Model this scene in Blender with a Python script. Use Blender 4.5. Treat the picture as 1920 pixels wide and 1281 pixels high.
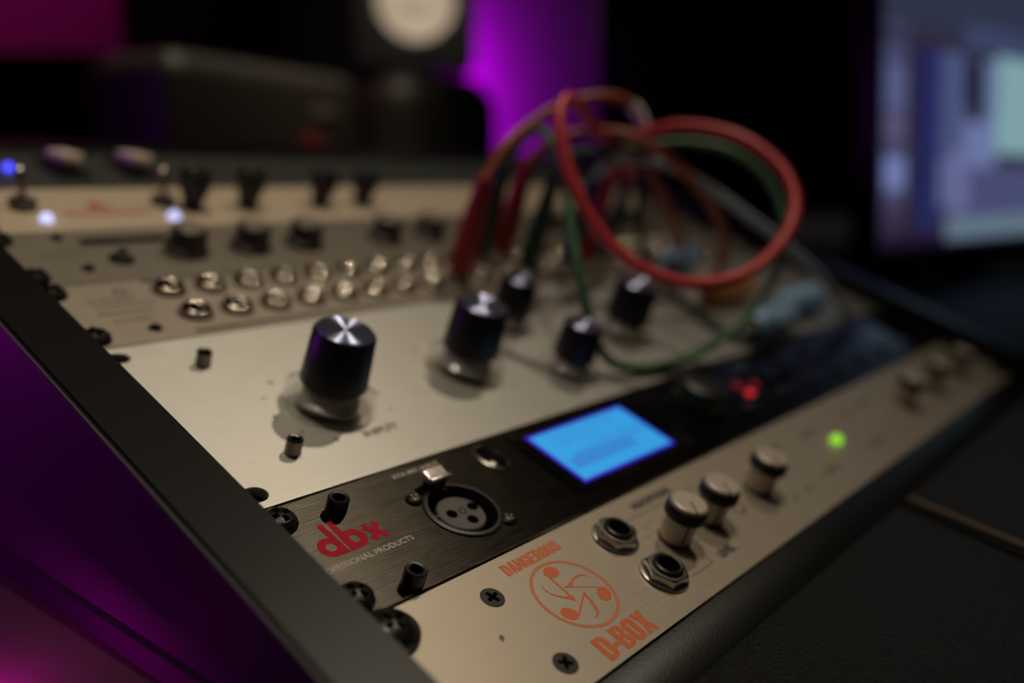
import bpy, bmesh, math, random
from mathutils import Vector, Matrix

random.seed(4)
SC = bpy.context.scene
for o in list(bpy.data.objects):
    bpy.data.objects.remove(o)
COL = SC.collection
MM = 0.001
DESK_Z = 0.80                       # height of the desk top above the floor
TH = math.radians(21.375)           # slope of the rack panels
CT, ST = math.cos(TH), math.sin(TH)
ORG = Vector((0, 0, DESK_Z))        # lower left corner of the lowest panel
R = Matrix.Rotation


def panel_to_world(x, v, z):
    return ORG + Vector((x, v * CT - z * ST, v * ST + z * CT)) * MM


# ------------------------------------------------------------------ camera
cam_d = bpy.data.cameras.new('camera')
cam = bpy.data.objects.new('camera', cam_d)
COL.objects.link(cam)
right = Vector((0.646143, -0.763216, 0.0)).normalized()
fwd = Vector((0.750776, 0.635608, -0.179829)).normalized()
up = right.cross(fwd)
m = Matrix((right, up, -fwd)).transposed().to_4x4()
m.translation = ORG + Vector((-117.83, -109.306, 117.164)) * MM
cam.matrix_world = m
cam_d.sensor_fit = 'HORIZONTAL'
cam_d.sensor_width = 36.0
cam_d.lens = 36.0 * 1667.43 / 1920.0
cam_d.clip_start = 0.005
cam_d.clip_end = 30
cam_d.dof.use_dof = True
cam_d.dof.focus_distance = 0.235
cam_d.dof.aperture_fstop = cam_d.lens / 8.7
SC.camera = cam

# ------------------------------------------------------------------ view, world and lamps
SC.view_settings.view_transform = 'Standard'
SC.view_settings.look = 'None'
SC.view_settings.exposure = 0.0
SC.view_settings.gamma = 1.0
SC.view_settings.use_curve_mapping = False
SC.cycles.use_denoising = True
SC.cycles.sample_clamp_indirect = 3.0
W = bpy.data.worlds.new('dim_room')
SC.world = W
W.use_nodes = True
W.node_tree.nodes['Background'].inputs[0].default_value = (0.5, 0.42, 0.4, 1)
W.node_tree.nodes['Background'].inputs[1].default_value = 0.015


def lamp(name, loc, target, power, color, size=0.1, shape='DISK', size_y=None, spread=180):
    d = bpy.data.lights.new(name, 'AREA')
    d.shape = shape
    d.size = size
    if size_y:
        d.size_y = size_y
    d.energy = power
    d.color = color
    d.spread = math.radians(spread)
    o = bpy.data.objects.new(name, d)
    COL.objects.link(o)
    o.location = loc
    o.rotation_euler = (Vector(target) - Vector(loc)).to_track_quat('-Z', 'Y').to_euler()
    return o


WARM = (1.0, 0.88, 0.68)
T0 = (0.02, 0.11, 0.85)
lamp('ceiling_downlight', (0.095, -0.07, 2.34), T0, 0.33, WARM, 0.035, spread=42)
lamp('ceiling_spotlight', (0.82, 0.05, 2.24), T0, 0.18, WARM, 0.035, spread=40)
lamp('soft_overhead_fill', (-0.05, -0.05, 2.55), T0, 0.36, WARM, 0.7, spread=60)  # added soft fill that thins the knob shadows; no such fixture is known
lamp('cone_fill', (0.30, 0.20, 2.55), (1.05, 1.10, 1.22), 0.20, WARM, 0.09, spread=16)  # added fill aimed at the white cone; its source is unseen
lamp('case_edge_fill', (0.42, 0.50, 2.10), (0.50, 0.70, 1.03), 0.50, WARM, 0.06, spread=30)  # added fill that brightens the top edge of the long case
lamp('purple_wall_lamp', (1.80, 1.62, 1.10), (1.98, 1.80, 1.10), 2.4, (0.62, 0.0, 1.0), 0.05, 'RECTANGLE', 0.5)
lamp('magenta_wall_lamp', (0.45, 1.45, 1.75), (0.62, 1.8, 1.30), 0.75, (1.0, 0.0, 0.42), 0.25)
lamp('purple_side_lamp', (-0.55, 0.75, 1.05), (-0.02, 0.12, 0.84), 0.7, (0.50, 0.0, 0.9), 0.12)
lamp('cheek_side_fill', (-0.09, 0.275, 0.885), (-0.02, 0.15, 0.83), 0.048, (0.80, 0.0, 0.85), 0.03)  # unseen lamp added close by to steepen the purple gradient on the cheek
lamp('pink_desk_lamp', (-0.064, 0.106, 0.809), (-0.062, 0.107, 0.80), 0.045, (1.0, 0.0, 0.8), 0.02)


# ------------------------------------------------------------------ materials
def mat(name, base=(0.5, 0.5, 0.5), rough=0.5, metal=0.0, spec=0.5, emit=None, estr=1.0, aniso=0.0):
    m = bpy.data.materials.new(name)
    m.use_nodes = True
    nt = m.node_tree
    b = nt.nodes['Principled BSDF']
    b.inputs['Base Color'].default_value = (*base, 1)
    b.inputs['Roughness'].default_value = rough
    b.inputs['Metallic'].default_value = metal
    b.inputs['Specular IOR Level'].default_value = spec
    if aniso:
        b.inputs['Anisotropic'].default_value = aniso
        b.inputs['Anisotropic Rotation'].default_value = 0.25
    if emit:
        b.inputs['Emission Color'].default_value = (*emit, 1)
        b.inputs['Emission Strength'].default_value = estr
    return m


def noise_bump(m, scale=(1, 1, 1), nscale=1.0, strength=0.2, dist=0.0002, detail=4, color_var=0.0, rough_var=0.0, coord='Object'):
    nt = m.node_tree
    b = nt.nodes['Principled BSDF']
    tc = nt.nodes.new('ShaderNodeTexCoord')
    mp = nt.nodes.new('ShaderNodeMapping')
    mp.inputs['Scale'].default_value = scale
    nz = nt.nodes.new('ShaderNodeTexNoise')
    nz.inputs['Scale'].default_value = nscale
    nz.inputs['Detail'].default_value = detail
    nt.links.new(tc.outputs[coord], mp.inputs['Vector'])
    nt.links.new(mp.outputs[0], nz.inputs['Vector'])
    if strength:
        bp = nt.nodes.new('ShaderNodeBump')
        bp.inputs['Strength'].default_value = strength
        bp.inputs['Distance'].default_value = dist
        nt.links.new(nz.outputs['Fac'], bp.inputs['Height'])
        nt.links.new(bp.outputs[0], b.inputs['Normal'])
    if color_var:
        base = b.inputs['Base Color'].default_value[:3]
        mx = nt.nodes.new('ShaderNodeMix')
        mx.data_type = 'RGBA'
        mx.inputs['A'].default_value = (*[c * (1 - color_var) for c in base], 1)
        mx.inputs['B'].default_value = (*[min(1, c * (1 + color_var)) for c in base], 1)
        nt.links.new(nz.outputs['Fac'], mx.inputs['Factor'])
        nt.links.new(mx.outputs['Result'], b.inputs['Base Color'])
    if rough_var:
        r0 = b.inputs['Roughness'].default_value
        mr = nt.nodes.new('ShaderNodeMapRange')
        mr.inputs['To Min'].default_value = r0 - rough_var
        mr.inputs['To Max'].default_value = r0 + rough_var
        nt.links.new(nz.outputs['Fac'], mr.inputs['Value'])
        nt.links.new(mr.outputs[0], b.inputs['Roughness'])
    return m


def brushed(name, base, metal, rough, var=0.12, bump=0.25, aniso=0.5):
    m = mat(name, base, rough, metal, aniso=aniso)
    nt = m.node_tree
    b = nt.nodes['Principled BSDF']
    b.inputs['Anisotropic Rotation'].default_value = 0.0
    tv = nt.nodes.new('ShaderNodeCombineXYZ')          # brushing runs along the panel, gloss spreads up and down the slope
    for k, c in enumerate((0.0, CT, ST)):
        tv.inputs[k].default_value = c
    nt.links.new(tv.outputs[0], b.inputs['Tangent'])
    return noise_bump(m, (80, 1900, 80), 1.0, bump, 0.00016, 5, var, 0.12)


def radial_aniso(m):
    nt = m.node_tree
    t = nt.nodes.new('ShaderNodeTangent')
    t.direction_type = 'RADIAL'
    t.axis = 'Z'
    nt.links.new(t.outputs[0], nt.nodes['Principled BSDF'].inputs['Tangent'])
    return m


def clear_plastic(name, tint=(0.93, 0.91, 0.91)):
    m = bpy.data.materials.new(name)
    m.use_nodes = True
    nt = m.node_tree
    nt.nodes.remove(nt.nodes['Principled BSDF'])
    out = nt.nodes['Material Output']
    tr = nt.nodes.new('ShaderNodeBsdfTransparent')
    tr.inputs[0].default_value = (*tint, 1)
    gl = nt.nodes.new('ShaderNodeBsdfGlossy')
    gl.inputs['Roughness'].default_value = 0.12
    fr = nt.nodes.new('ShaderNodeFresnel')
    fr.inputs[0].default_value = 1.40
    mx = nt.nodes.new('ShaderNodeMixShader')
    nt.links.new(fr.outputs[0], mx.inputs[0])
    df = nt.nodes.new('ShaderNodeBsdfDiffuse')
    df.inputs[0].default_value = (0.75, 0.7, 0.68, 1)
    m2 = nt.nodes.new('ShaderNodeMixShader')
    m2.inputs[0].default_value = 0.24
    nt.links.new(tr.outputs[0], m2.inputs[1])
    nt.links.new(df.outputs[0], m2.inputs[2])
    nt.links.new(m2.outputs[0], mx.inputs[1])
    nt.links.new(gl.outputs[0], mx.inputs[2])
    nt.links.new(mx.outputs[0], out.inputs[0])
    return m


M = {}
M['silver'] = brushed('brushed_silver', (0.71, 0.675, 0.615), 0.75, 0.48)
M['dbox'] = brushed('brushed_champagne', (0.57, 0.48, 0.385), 0.6, 0.50, 0.10)
M['black_brushed'] = brushed('brushed_black', (0.105, 0.089, 0.071), 1.0, 0.34, 0.75, 0.9, 0.85)
M['patch'] = brushed('patchbay_grey', (0.37, 0.31, 0.25), 0.5, 0.5, 0.06)
M['taupe'] = brushed('taupe_panel', (0.22, 0.185, 0.145), 0.4, 0.5, 0.06)
M['cream'] = mat('cream_paint', (0.62, 0.49, 0.36), 0.5)
M['dark_panel'] = mat('dark_panel_paint', (0.045, 0.05, 0.042), 0.5)
M['black_plastic'] = mat('black_plastic', (0.006, 0.006, 0.007), 0.4)
M['gloss_black'] = mat('gloss_black', (0.004, 0.004, 0.005), 0.12)
M['soft_black'] = noise_bump(mat('soft_black_paint', (0.004, 0.0037, 0.0034), 0.36, spec=0.34), (1, 1, 1), 1500, 0.32, 0.0002, 4)
M['screw_black'] = mat('black_oxide_steel', (0.016, 0.0145, 0.013), 0.30, 0.4)
M['screw_flat'] = mat('dull_black_steel', (0.016, 0.014, 0.012), 0.5, 0.3)
M['socket'] = mat('socket_black', (0.0015, 0.0015, 0.0015), 0.8, spec=0.0)
M['steel'] = mat('nickel_steel', (0.55, 0.50, 0.45), 0.25, 1.0)
M['dull_steel'] = mat('dull_steel', (0.22, 0.19, 0.17), 0.22, 1.0)
M['chrome'] = mat('chrome', (0.75, 0.70, 0.66), 0.10, 1.0)
M['knob_silver'] = mat('satin_knob_silver', (0.50, 0.43, 0.36), 0.5, 0.45)
M['cap_spun'] = radial_aniso(mat('spun_aluminium_cap', (0.50, 0.53, 0.78), 0.30, 0.92, aniso=1.0))  # blue in the base colour stands in for reflected purple light
M['clear'] = clear_plastic('clear_skirt_plastic')
M['glass'] = clear_plastic('lens_glass', (0.9, 0.9, 0.9))
M['orange_print'] = mat('orange_print', (0.62, 0.125, 0.028), 0.55)
M['orange_print_light'] = mat('orange_print_thin', (0.60, 0.20, 0.085), 0.55)
M['red_print'] = mat('red_print', (0.40, 0.006, 0.030), 0.6, spec=0.12)
M['white_print'] = mat('white_print', (0.50, 0.45, 0.38), 0.55)
M['black_print'] = mat('black_print', (0.03, 0.027, 0.024), 0.55)
M['grey_print'] = mat('grey_print', (0.13, 0.11, 0.09), 0.55)
M['lcd'] = mat('lcd_backlit', (0.0, 0.02, 0.05), 0.4, emit=(0.026, 0.34, 0.74), estr=0.95)
M['lcd_mid'] = mat('lcd_backlit_text', (0.0, 0.02, 0.05), 0.4, emit=(0.030, 0.24, 0.66), estr=0.9)
M['lcd_edge'] = mat('lcd_backlit_edge', (0.0, 0.0, 0.05), 0.4, emit=(0.030, 0.012, 0.55), estr=0.9)
M['tab_metal'] = mat('worn_nickel', (0.62, 0.52, 0.50), 0.36, 1.0)
M['led_green'] = mat('green_led', (0.1, 0.4, 0.05), 0.4, emit=(0.28, 0.72, 0.030), estr=1.0)
M['led_red'] = mat('red_led', (0.4, 0.02, 0.02), 0.4, emit=(0.5, 0.02, 0.03), estr=1.4)
M['led_red_dim'] = mat('red_led_dim', (0.3, 0.02, 0.02), 0.4, emit=(0.12, 0.006, 0.012), estr=1.0)
M['led_blue'] = mat('blue_led', (0.03, 0.03, 0.4), 0.4, emit=(0.06, 0.07, 1.0), estr=2.2)
M['led_white'] = mat('cool_white_led', (0.5, 0.5, 0.6), 0.4, emit=(0.52, 0.56, 1.0), estr=1.3)
M['xlr_insert'] = mat('xlr_insert_plastic', (0.075, 0.065, 0.055), 0.5)
M['ivory'] = mat('ivory_plastic', (0.85, 0.72, 0.64), 0.5)
for nm, c in dict(red=(0.36, 0.014, 0.016), cord_red=(0.62, 0.045, 0.052), orange=(0.36, 0.085, 0.035), green=(0.05, 0.15, 0.06),
                  dark_green=(0.012, 0.055, 0.018), blue=(0.035, 0.055, 0.14), slate=(0.40, 0.47, 0.55), teal=(0.025, 0.045, 0.045),
                  grey=(0.75, 0.76, 0.80), pale_blue=(0.34, 0.55, 0.82), sky=(0.10, 0.34, 0.68), amber=(0.55, 0.20, 0.05)).items():
    M['c_' + nm] = mat('rubber_' + nm, c, 0.42)
M['leather'] = noise_bump(mat('black_leather', (0.004, 0.004, 0.004), 0.5, spec=0.22), (1, 1, 1), 750, 1.0, 0.0014, 6)
M['piping'] = mat('brown_piping', (0.10, 0.07, 0.045), 0.5)
M['desk'] = noise_bump(mat('mahogany_desk', (0.030, 0.0080, 0.018), 0.5, spec=0.25), (3, 40, 3), 20, 0.05, 0.0003, 5, 0.15)
M['wall'] = noise_bump(mat('plaster_wall', (0.55, 0.52, 0.52), 0.8), (1, 1, 1), 60, 0.1, 0.001, 3)
M['floor'] = noise_bump(mat('dark_carpet', (0.03, 0.028, 0.03), 0.9), (1, 1, 1), 400, 0.5, 0.002, 3, 0.2)
M['ceiling'] = mat('black_ceiling', (0.04, 0.038, 0.036), 0.9)
M['fabric'] = noise_bump(mat('black_fabric', (0.0035, 0.0032, 0.003), 0.9, spec=0.1), (1, 1, 1), 900, 0.4, 0.001, 2)
M['case'] = noise_bump(mat('case_vinyl', (0.020, 0.0165, 0.012), 0.5, spec=0.4), (1, 1, 1), 700, 0.2, 0.0004, 3)
M['speaker_black'] = mat('speaker_vinyl', (0.012, 0.012, 0.012), 0.6)
M['cone'] = mat('paper_cone_white', (0.80, 0.72, 0.62), 0.8)
M['rubber'] = mat('black_rubber', (0.008, 0.008, 0.008), 0.6)
M['black_screen'] = mat('screen_off_glass', (0.02, 0.016, 0.013), 0.35)
M['dark_red'] = mat('dark_red_plastic', (0.09, 0.008, 0.010), 0.5)
M['wood_dark'] = mat('black_lacquer', (0.004, 0.003, 0.004), 0.7, spec=0.15)


# ------------------------------------------------------------------ mesh builder (millimetres)
class MB:
    def __init__(self):
        self.bm = bmesh.new()

    def box(self, x0, x1, y0, y1, z0, z1, bevel=0.0, seg=2):
        r = bmesh.ops.create_cube(self.bm, size=1.0)
        vs = r['verts']
        for v in vs:
            v.co = Vector(((x0 + x1) / 2 + v.co.x * (x1 - x0), (y0 + y1) / 2 + v.co.y * (y1 - y0), (z0 + z1) / 2 + v.co.z * (z1 - z0)))
        if bevel:
            es = list({e for v in vs for e in v.link_edges})
            bmesh.ops.bevel(self.bm, geom=es, offset=bevel, segments=seg, affect='EDGES', profile=0.5)
        return self

    def lathe(self, prof, cx=0, cy=0, n=40, close=True, phase=0.0):
        rings = []
        for r, z in prof:
            if r < 1e-6:
                rings.append([self.bm.verts.new((cx, cy, z))])
            else:
                rings.append([self.bm.verts.new((cx + r * math.cos(2 * math.pi * k / n + phase), cy + r * math.sin(2 * math.pi * k / n + phase), z)) for k in range(n)])
        for a, b in zip(rings, rings[1:]):
            if len(a) == 1 and len(b) == 1:
                continue
            for k in range(n):
                k2 = (k + 1) % n
                if len(a) == 1:
                    f = (a[0], b[k], b[k2])
                elif len(b) == 1:
                    f = (a[k], b[0], a[k2])
                else:
                    f = (a[k], b[k], b[k2], a[k2])
                try:
                    self.bm.faces.new(f)
                except ValueError:
                    pass
        return self

    def tube(self, pts, r, n=10, cap=True):
        pts = [Vector(p) for p in pts]
        rr = r if isinstance(r, (list, tuple)) else [r] * len(pts)
        rings = []
        prev = None
        for i, p in enumerate(pts):
            t = (pts[min(i + 1, len(pts) - 1)] - pts[max(i - 1, 0)]).normalized()
            if prev is None:
                a = Vector((0, 0, 1)) if abs(t.z) < 0.9 else Vector((1, 0, 0))
                u = t.cross(a).normalized()
            else:
                u = (prev - t * prev.dot(t)).normalized()
            prev = u
            w = t.cross(u)
            rings.append([self.bm.verts.new(p + (u * math.cos(2 * math.pi * k / n) + w * math.sin(2 * math.pi * k / n)) * rr[i]) for k in range(n)])
        for a, b in zip(rings, rings[1:]):
            for k in range(n):
                self.bm.faces.new((a[k], a[(k + 1) % n], b[(k + 1) % n], b[k]))
        if cap:
            self.bm.faces.new(list(reversed(rings[0])))
            self.bm.faces.new(rings[-1])
        return self

    def prism(self, poly, z0, z1):
        n = len(poly)
        a = [self.bm.verts.new((x, y, z0)) for x, y in poly]
        b = [self.bm.verts.new((x, y, z1)) for x, y in poly]
        f0 = self.bm.faces.new(list(reversed(a)))
        f1 = self.bm.faces.new(b)
        for k in range(n):
            self.bm.faces.new((a[k], a[(k + 1) % n], b[(k + 1) % n], b[k]))
        bmesh.ops.triangulate(self.bm, faces=[f0, f1])
        return self

    def move(self, mtx):
        bmesh.ops.transform(self.bm, matrix=mtx, verts=self.bm.verts)
        return self

    def mesh(self, name, smooth=True, angle=35):
        bmesh.ops.recalc_face_normals(self.bm, faces=self.bm.faces)
        bmesh.ops.scale(self.bm, vec=(MM, MM, MM), verts=self.bm.verts)
        me = bpy.data.meshes.new(name)
        self.bm.to_mesh(me)
        self.bm.free()
        if smooth:
            for p in me.polygons:
                p.use_smooth = True
            me.set_sharp_from_angle(angle=math.radians(angle))
        return me

    def build(self, name, material, parent=None, loc=(0, 0, 0), **k):
        me = self.mesh(name, **k)
        me.materials.append(material)
        return link(name, me, parent, loc)


def link(name, me, parent=None, loc=(0, 0, 0), rot=None):
    o = bpy.data.objects.new(name, me)
    COL.objects.link(o)
    if parent:
        o.parent = parent
    o.location = Vector(loc) * MM
    if rot:
        o.rotation_euler = rot
    return o


def tag(o, label=None, cat=None, group=None, kind=None):
    if label:
        o['label'] = label
    if cat:
        o['category'] = cat
    if group:
        o['group'] = group
    if kind:
        o['kind'] = kind
    return o


def empty(name, loc, rot=(0, 0, 0)):
    o = bpy.data.objects.new(name, None)
    o.empty_display_size = 0.02
    COL.objects.link(o)
    o.location = loc
    o.rotation_euler = rot
    return o


def panel_empty(name):
    return empty(name, ORG, (TH, 0, 0))


def curve_mesh(name, loops, z, thick=0.0, bevel=0.0):
    """flat or thick plate from closed loops (inner loops cut holes), front face at height z (mm)."""
    cu = bpy.data.curves.new('tmp', 'CURVE')
    cu.dimensions = '2D'
    cu.fill_mode = 'BOTH' if (thick or bevel) else 'FRONT'
    cu.extrude = thick / 2
    cu.bevel_depth = bevel
    cu.bevel_resolution = 1
    for lp in loops:
        sp = cu.splines.new('POLY')
        sp.points.add(len(lp) - 1)
        for p, q in zip(sp.points, lp):
            p.co = (q[0], q[1], 0, 1)
        sp.use_cyclic_u = True
    ob = bpy.data.objects.new('tmp', cu)
    COL.objects.link(ob)
    dg = bpy.context.evaluated_depsgraph_get()
    me = bpy.data.meshes.new_from_object(ob.evaluated_get(dg))
    bpy.data.objects.remove(ob)
    bpy.data.curves.remove(cu)
    me.name = name
    me.transform(Matrix.Translation((0, 0, z - thick / 2 - bevel)))
    me.transform(Matrix.Scale(MM, 4))
    me.update()
    return me


def circle_loop(cx, cy, r, n=40, ry=None, flip=False):
    ry = ry or r
    return [(cx + r * math.cos(2 * math.pi * k / n), cy + ry * math.sin(2 * math.pi * k / n)) for k in range(n)]


def slot_loop(cx, cy, hx, hy, n=10):
    """rounded slot, half length hx, half height hy"""
    out = []
    for k in range(n + 1):
        a = -math.pi / 2 + math.pi * k / n
        out.append((cx + hx - hy + hy * math.cos(a), cy + hy * math.sin(a)))
    for k in range(n + 1):
        a = math.pi / 2 + math.pi * k / n
        out.append((cx - hx + hy + hy * math.cos(a), cy + hy * math.sin(a)))
    return out


def plate(name, loops, z, material, parent, thick=0.0, bevel=0.0, label=None):
    me = curve_mesh(name, loops, z, thick, bevel)
    me.materials.append(material)
    o = link(name, me, parent)
    if label:
        o['label'] = label
    return o


PR = 0.06      # print lies this far above the panel face (mm)


def text(name, body, x0, v0, x1, height, material, parent, offset=0.0, z=PR, shear=0.0):
    """built-in font lettering, scaled to run from x0 to x1 with cap height `height`"""
    cu = bpy.data.curves.new('tmp', 'FONT')
    cu.body = body
    cu.size = 1.0
    cu.offset = offset
    cu.shear = shear
    cu.resolution_u = 3
    ob = bpy.data.objects.new('tmp', cu)
    COL.objects.link(ob)
    dg = bpy.context.evaluated_depsgraph_get()
    me = bpy.data.meshes.new_from_object(ob.evaluated_get(dg))
    bpy.data.objects.remove(ob)
    xs = [v.co.x for v in me.vertices]
    ys = [v.co.y for v in me.vertices]
    sx = (x1 - x0) / (max(xs) - min(xs))
    sy = height / (max(ys) - min(ys))
    for v in me.vertices:
        v.co = Vector((x0 + (v.co.x - min(xs)) * sx, v0 + (v.co.y - min(ys)) * sy, z)) * MM
    me.name = name
    me.materials.clear()
    me.materials.append(material)
    return link(name, me, parent)


# heavy condensed capitals drawn as outlines in a 1 x 1 cell (loops cut holes)
GLYPH = {
    'D': [[(0, 0), (.62, 0), (.88, .07), (1, .22), (1, .78), (.88, .93), (.62, 1), (0, 1)], [(.40, .16), (.40, .84), (.55, .82), (.60, .74), (.60, .26), (.55, .18)]],
    'A': [[(0, 0), (.36, 0), (.40, .2), (.60, .2), (.64, 0), (1, 0), (.74, 1), (.26, 1)], [(.43, .36), (.50, .78), (.57, .36)]],
    'N': [[(0, 0), (.34, 0), (.34, .55), (.66, 0), (1, 0), (1, 1), (.66, 1), (.66, .47), (.34, 1), (0, 1)]],
    'G': [[(1, .62), (1, .80), (.86, .95), (.62, 1), (.38, 1), (.14, .95), (0, .80), (0, .20), (.14, .05), (.36, 0), (.55, 0), (.70, .08), (.74, 0), (1, 0), (1, .50), (.52, .50), (.52, .36), (.61, .36), (.61, .22), (.50, .16), (.40, .22), (.40, .78), (.50, .84), (.61, .78), (.61, .62)]],
    'E': [[(0, 0), (1, 0), (1, .18), (.42, .18), (.42, .42), (.93, .42), (.93, .59), (.42, .59), (.42, .82), (1, .82), (1, 1), (0, 1)]],
    'R': [[(0, 0), (.39, 0), (.39, .42), (.50, .42), (.59, .36), (.61, 0), (1, 0), (.97, .38), (.80, .48), (.97, .58), (1, .82), (.86, .95), (.62, 1), (0, 1)], [(.39, .57), (.39, .84), (.55, .82), (.60, .76), (.60, .65), (.55, .58)]],
    'O': [[(.38, 0), (.62, 0), (.86, .05), (1, .20), (1, .80), (.86, .95), (.62, 1), (.38, 1), (.14, .95), (0, .80), (0, .20), (.14, .05)], [(.40, .22), (.40, .78), (.50, .84), (.60, .78), (.60, .22), (.50, .16)]],
    'U': [[(.38, 0), (.62, 0), (.86, .05), (1, .20), (1, 1), (.61, 1), (.61, .22), (.50, .16), (.39, .22), (.39, 1), (0, 1), (0, .20), (.14, .05)]],
    'S': [[(.36, 0), (.64, 0), (.88, .05), (1, .18), (1, .40), (.88, .52), (.45, .68), (.39, .76), (.42, .84), (.52, .86), (.61, .80), (.61, .68), (.98, .68), (.98, .82), (.86, .95), (.62, 1), (.38, 1), (.12, .95), (.01, .82), (.01, .66), (.12, .55), (.56, .37), (.62, .28), (.58, .17), (.48, .14), (.38, .20), (.38, .33), (0, .33), (0, .18), (.12, .05)]],
    'B': [[(0, 0), (.64, 0), (.88, .05), (1, .18), (1, .40), (.82, .53), (.97, .64), (.97, .83), (.86, .95), (.62, 1), (0, 1)], [(.39, .15), (.39, .44), (.53, .43), (.60, .37), (.60, .22), (.53, .16)], [(.39, .59), (.39, .85), (.52, .84), (.58, .78), (.58, .66), (.52, .60)]],
    'X': [[(0, 0), (.36, 0), (.50, .30), (.64, 0), (1, 0), (.73, .52), (.98, 1), (.62, 1), (.50, .72), (.38, 1), (.02, 1), (.27, .52)]],
    '-': [[(0, .30), (1, .30), (1, .50), (0, .50)]],
}


def block_text(name, body, x0, v0, x1, height, material, parent, widths=None, gap=0.12, z=PR):
    ws = [(widths or {}).get(ch, 1.0) for ch in body]
    total = sum(ws) + gap * (len(body) - 1)
    s = (x1 - x0) / total
    loops = []
    x = x0
    for ch, wd in zip(body, ws):
        for lp in GLYPH[ch]:
            loops.append([(x + px * wd * s, v0 + py * height) for px, py in lp])
        x += (wd + gap) * s
    return plate(name, loops, z, material, parent)


def children_of(o):
    return [c for c in bpy.data.objects if c.parent == o]


# ------------------------------------------------------------------ the room
def struct(name, mb, material):
    return tag(mb.build(name, material, None, (0, 0, 0), smooth=False), kind='structure')


struct('floor', MB().box(-2000, 3600, -2200, 1800, -60, 0), M['floor'])
struct('wall_back', MB().box(-2000, 3600, 1800, 1900, 0, 2700), M['wall'])
struct('wall_left', MB().box(-2100, -2000, -2200, 1900, 0, 2700), M['wall'])
struct('ceiling', MB().box(-2000, 3600, -2200, 1800, 2700, 2760), M['ceiling'])

# the desk: slab and four legs
desk = empty('studio_desk', (0.5, 0.40, 0))
tag(desk, 'reddish brown desk under the slanted equipment rack, its left edge glowing pink', 'desk')
MB().box(-1100, 1100, -391, 480, 768, 798, 3).build('desk_top', M['desk'], desk)
for sx in (-1050, 1050):
    for sy in (-350, 430):
        MB().box(sx - 30, sx + 30, sy - 30, sy + 30, 0, 767, 2).build('leg', M['wood_dark'], desk)

# ------------------------------------------------------------------ slanted rack housing
rack = panel_empty('rack_housing')
tag(rack, 'black slanted rack housing that frames the stacked audio units', 'rack')
V_END = 372.0
DZ = -2.0 + 0.3      # just above the desk top, in world millimetres relative to ORG


def cheek_poly(v0, v1, top):
    """outline in (v, z): parallel to the panels on top, standing on the desk below"""
    def zb(v):
        return (DZ - v * ST) / CT
    return [(v0, max(zb(v0), -4.5)), (v1, zb(v1)), (v1, top), (v0, top)]


def cheek(x0, x1, top=12.0, v0=-15.0):
    pl = cheek_poly(v0, V_END, top)
    mb = MB()
    bm = mb.bm
    a = [bm.verts.new((x0, v, z)) for v, z in pl]
    b = [bm.verts.new((x1, v, z)) for v, z in pl]
    bm.faces.new(a)
    bm.faces.new(list(reversed(b)))
    for k in range(4):
        bm.faces.new((a[k], b[k], b[(k + 1) % 4], a[(k + 1) % 4]))
    es = [e for e in bm.edges if all(abs(v.co.z - top) < 1e-3 for v in e.verts)]
    bmesh.ops.bevel(bm, geom=es, offset=0.8, segments=2, affect='EDGES')
    return mb


cheek(-20.3, -0.6).build('left_cheek', M['soft_black'], rack)
M['lightened_side'] = mat('lightened_side', (0.05, 0.045, 0.05), 0.6, spec=0.2)  # made paler than the cheek so the purple light shows on it
cheek(-21.2, -20.3, 11.3, -14.8).build('lightened_side_sheet', M['lightened_side'], rack)  # sheet added to the cheek only to take up the purple light
cheek(483.4, 503.0).build('right_cheek', M['soft_black'], rack)
MB().box(-0.5, 483.2, -14.6, -0.6, -4.2, 0.4, 0.5).build('front_rail', M['soft_black'], rack)
MB().box(-0.5, 483.2, 356.2, V_END, -30, 0.5, 0.5).build('top_rail', M['soft_black'], rack)
for x0 in (0, 466.6):
    loops = [[(x0, 44), (x0 + 16, 44), (x0 + 16, 355), (x0, 355)]]
    for u in range(1, 8):
        for dv in (6.35, 22.25, 38.1):
            loops.append([(x0 + 8 - 4, u * 44.45 + dv - 4), (x0 + 8 + 4, u * 44.45 + dv - 4), (x0 + 8 + 4, u * 44.45 + dv + 4), (x0 + 8 - 4, u * 44.45 + dv + 4)])
    plate('mounting_rail', loops, -3.6, M['screw_black'], rack, thick=2.0)
mb = MB()
bm = mb.bm
pl = [(v, (DZ - v * ST) / CT + dz) for v, dz in ((15, 0), (V_END, 0), (V_END, 7.5), (15, 7.5))]
a = [bm.verts.new((-23.4, v, z)) for v, z in pl]
b = [bm.verts.new((-21.3, v, z)) for v, z in pl]
bm.faces.new(a)
bm.faces.new(list(reversed(b)))
for k in range(4):
    bm.faces.new((a[k], b[k], b[(k + 1) % 4], a[(k + 1) % 4]))
mb.build('dark_bottom_strip', M['rubber'], rack)  # thin black strip along the bottom edge of the left cheek

# ------------------------------------------------------------------ shared part meshes
U_H = 44.45
U1 = (0.0, 43.7)
U2 = (44.45, 88.15)
U3 = (88.9, 177.05)
U4 = (177.8, 221.5)
U5 = (222.25, 265.95)
U6 = (266.7, 310.4)
U7 = (311.15, 354.85)


def faceplate(parent, u, material, holes=(), slots=True, thick=2.6):
    v0, v1 = u
    loops = [[(0.25, v0 + .25), (482.35, v0 + .25), (482.35, v1 - .25), (0.25, v1 - .25)]]
    if slots:
        for x in (8.75, 473.85):
            for v in (v0 + 6.0, v1 - 6.0):
                loops.append(slot_loop(x, v, 5.0, 3.4))
    loops += list(holes)
    return plate('faceplate', loops, 0.0, material, parent, thick=thick, bevel=0.25)


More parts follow.
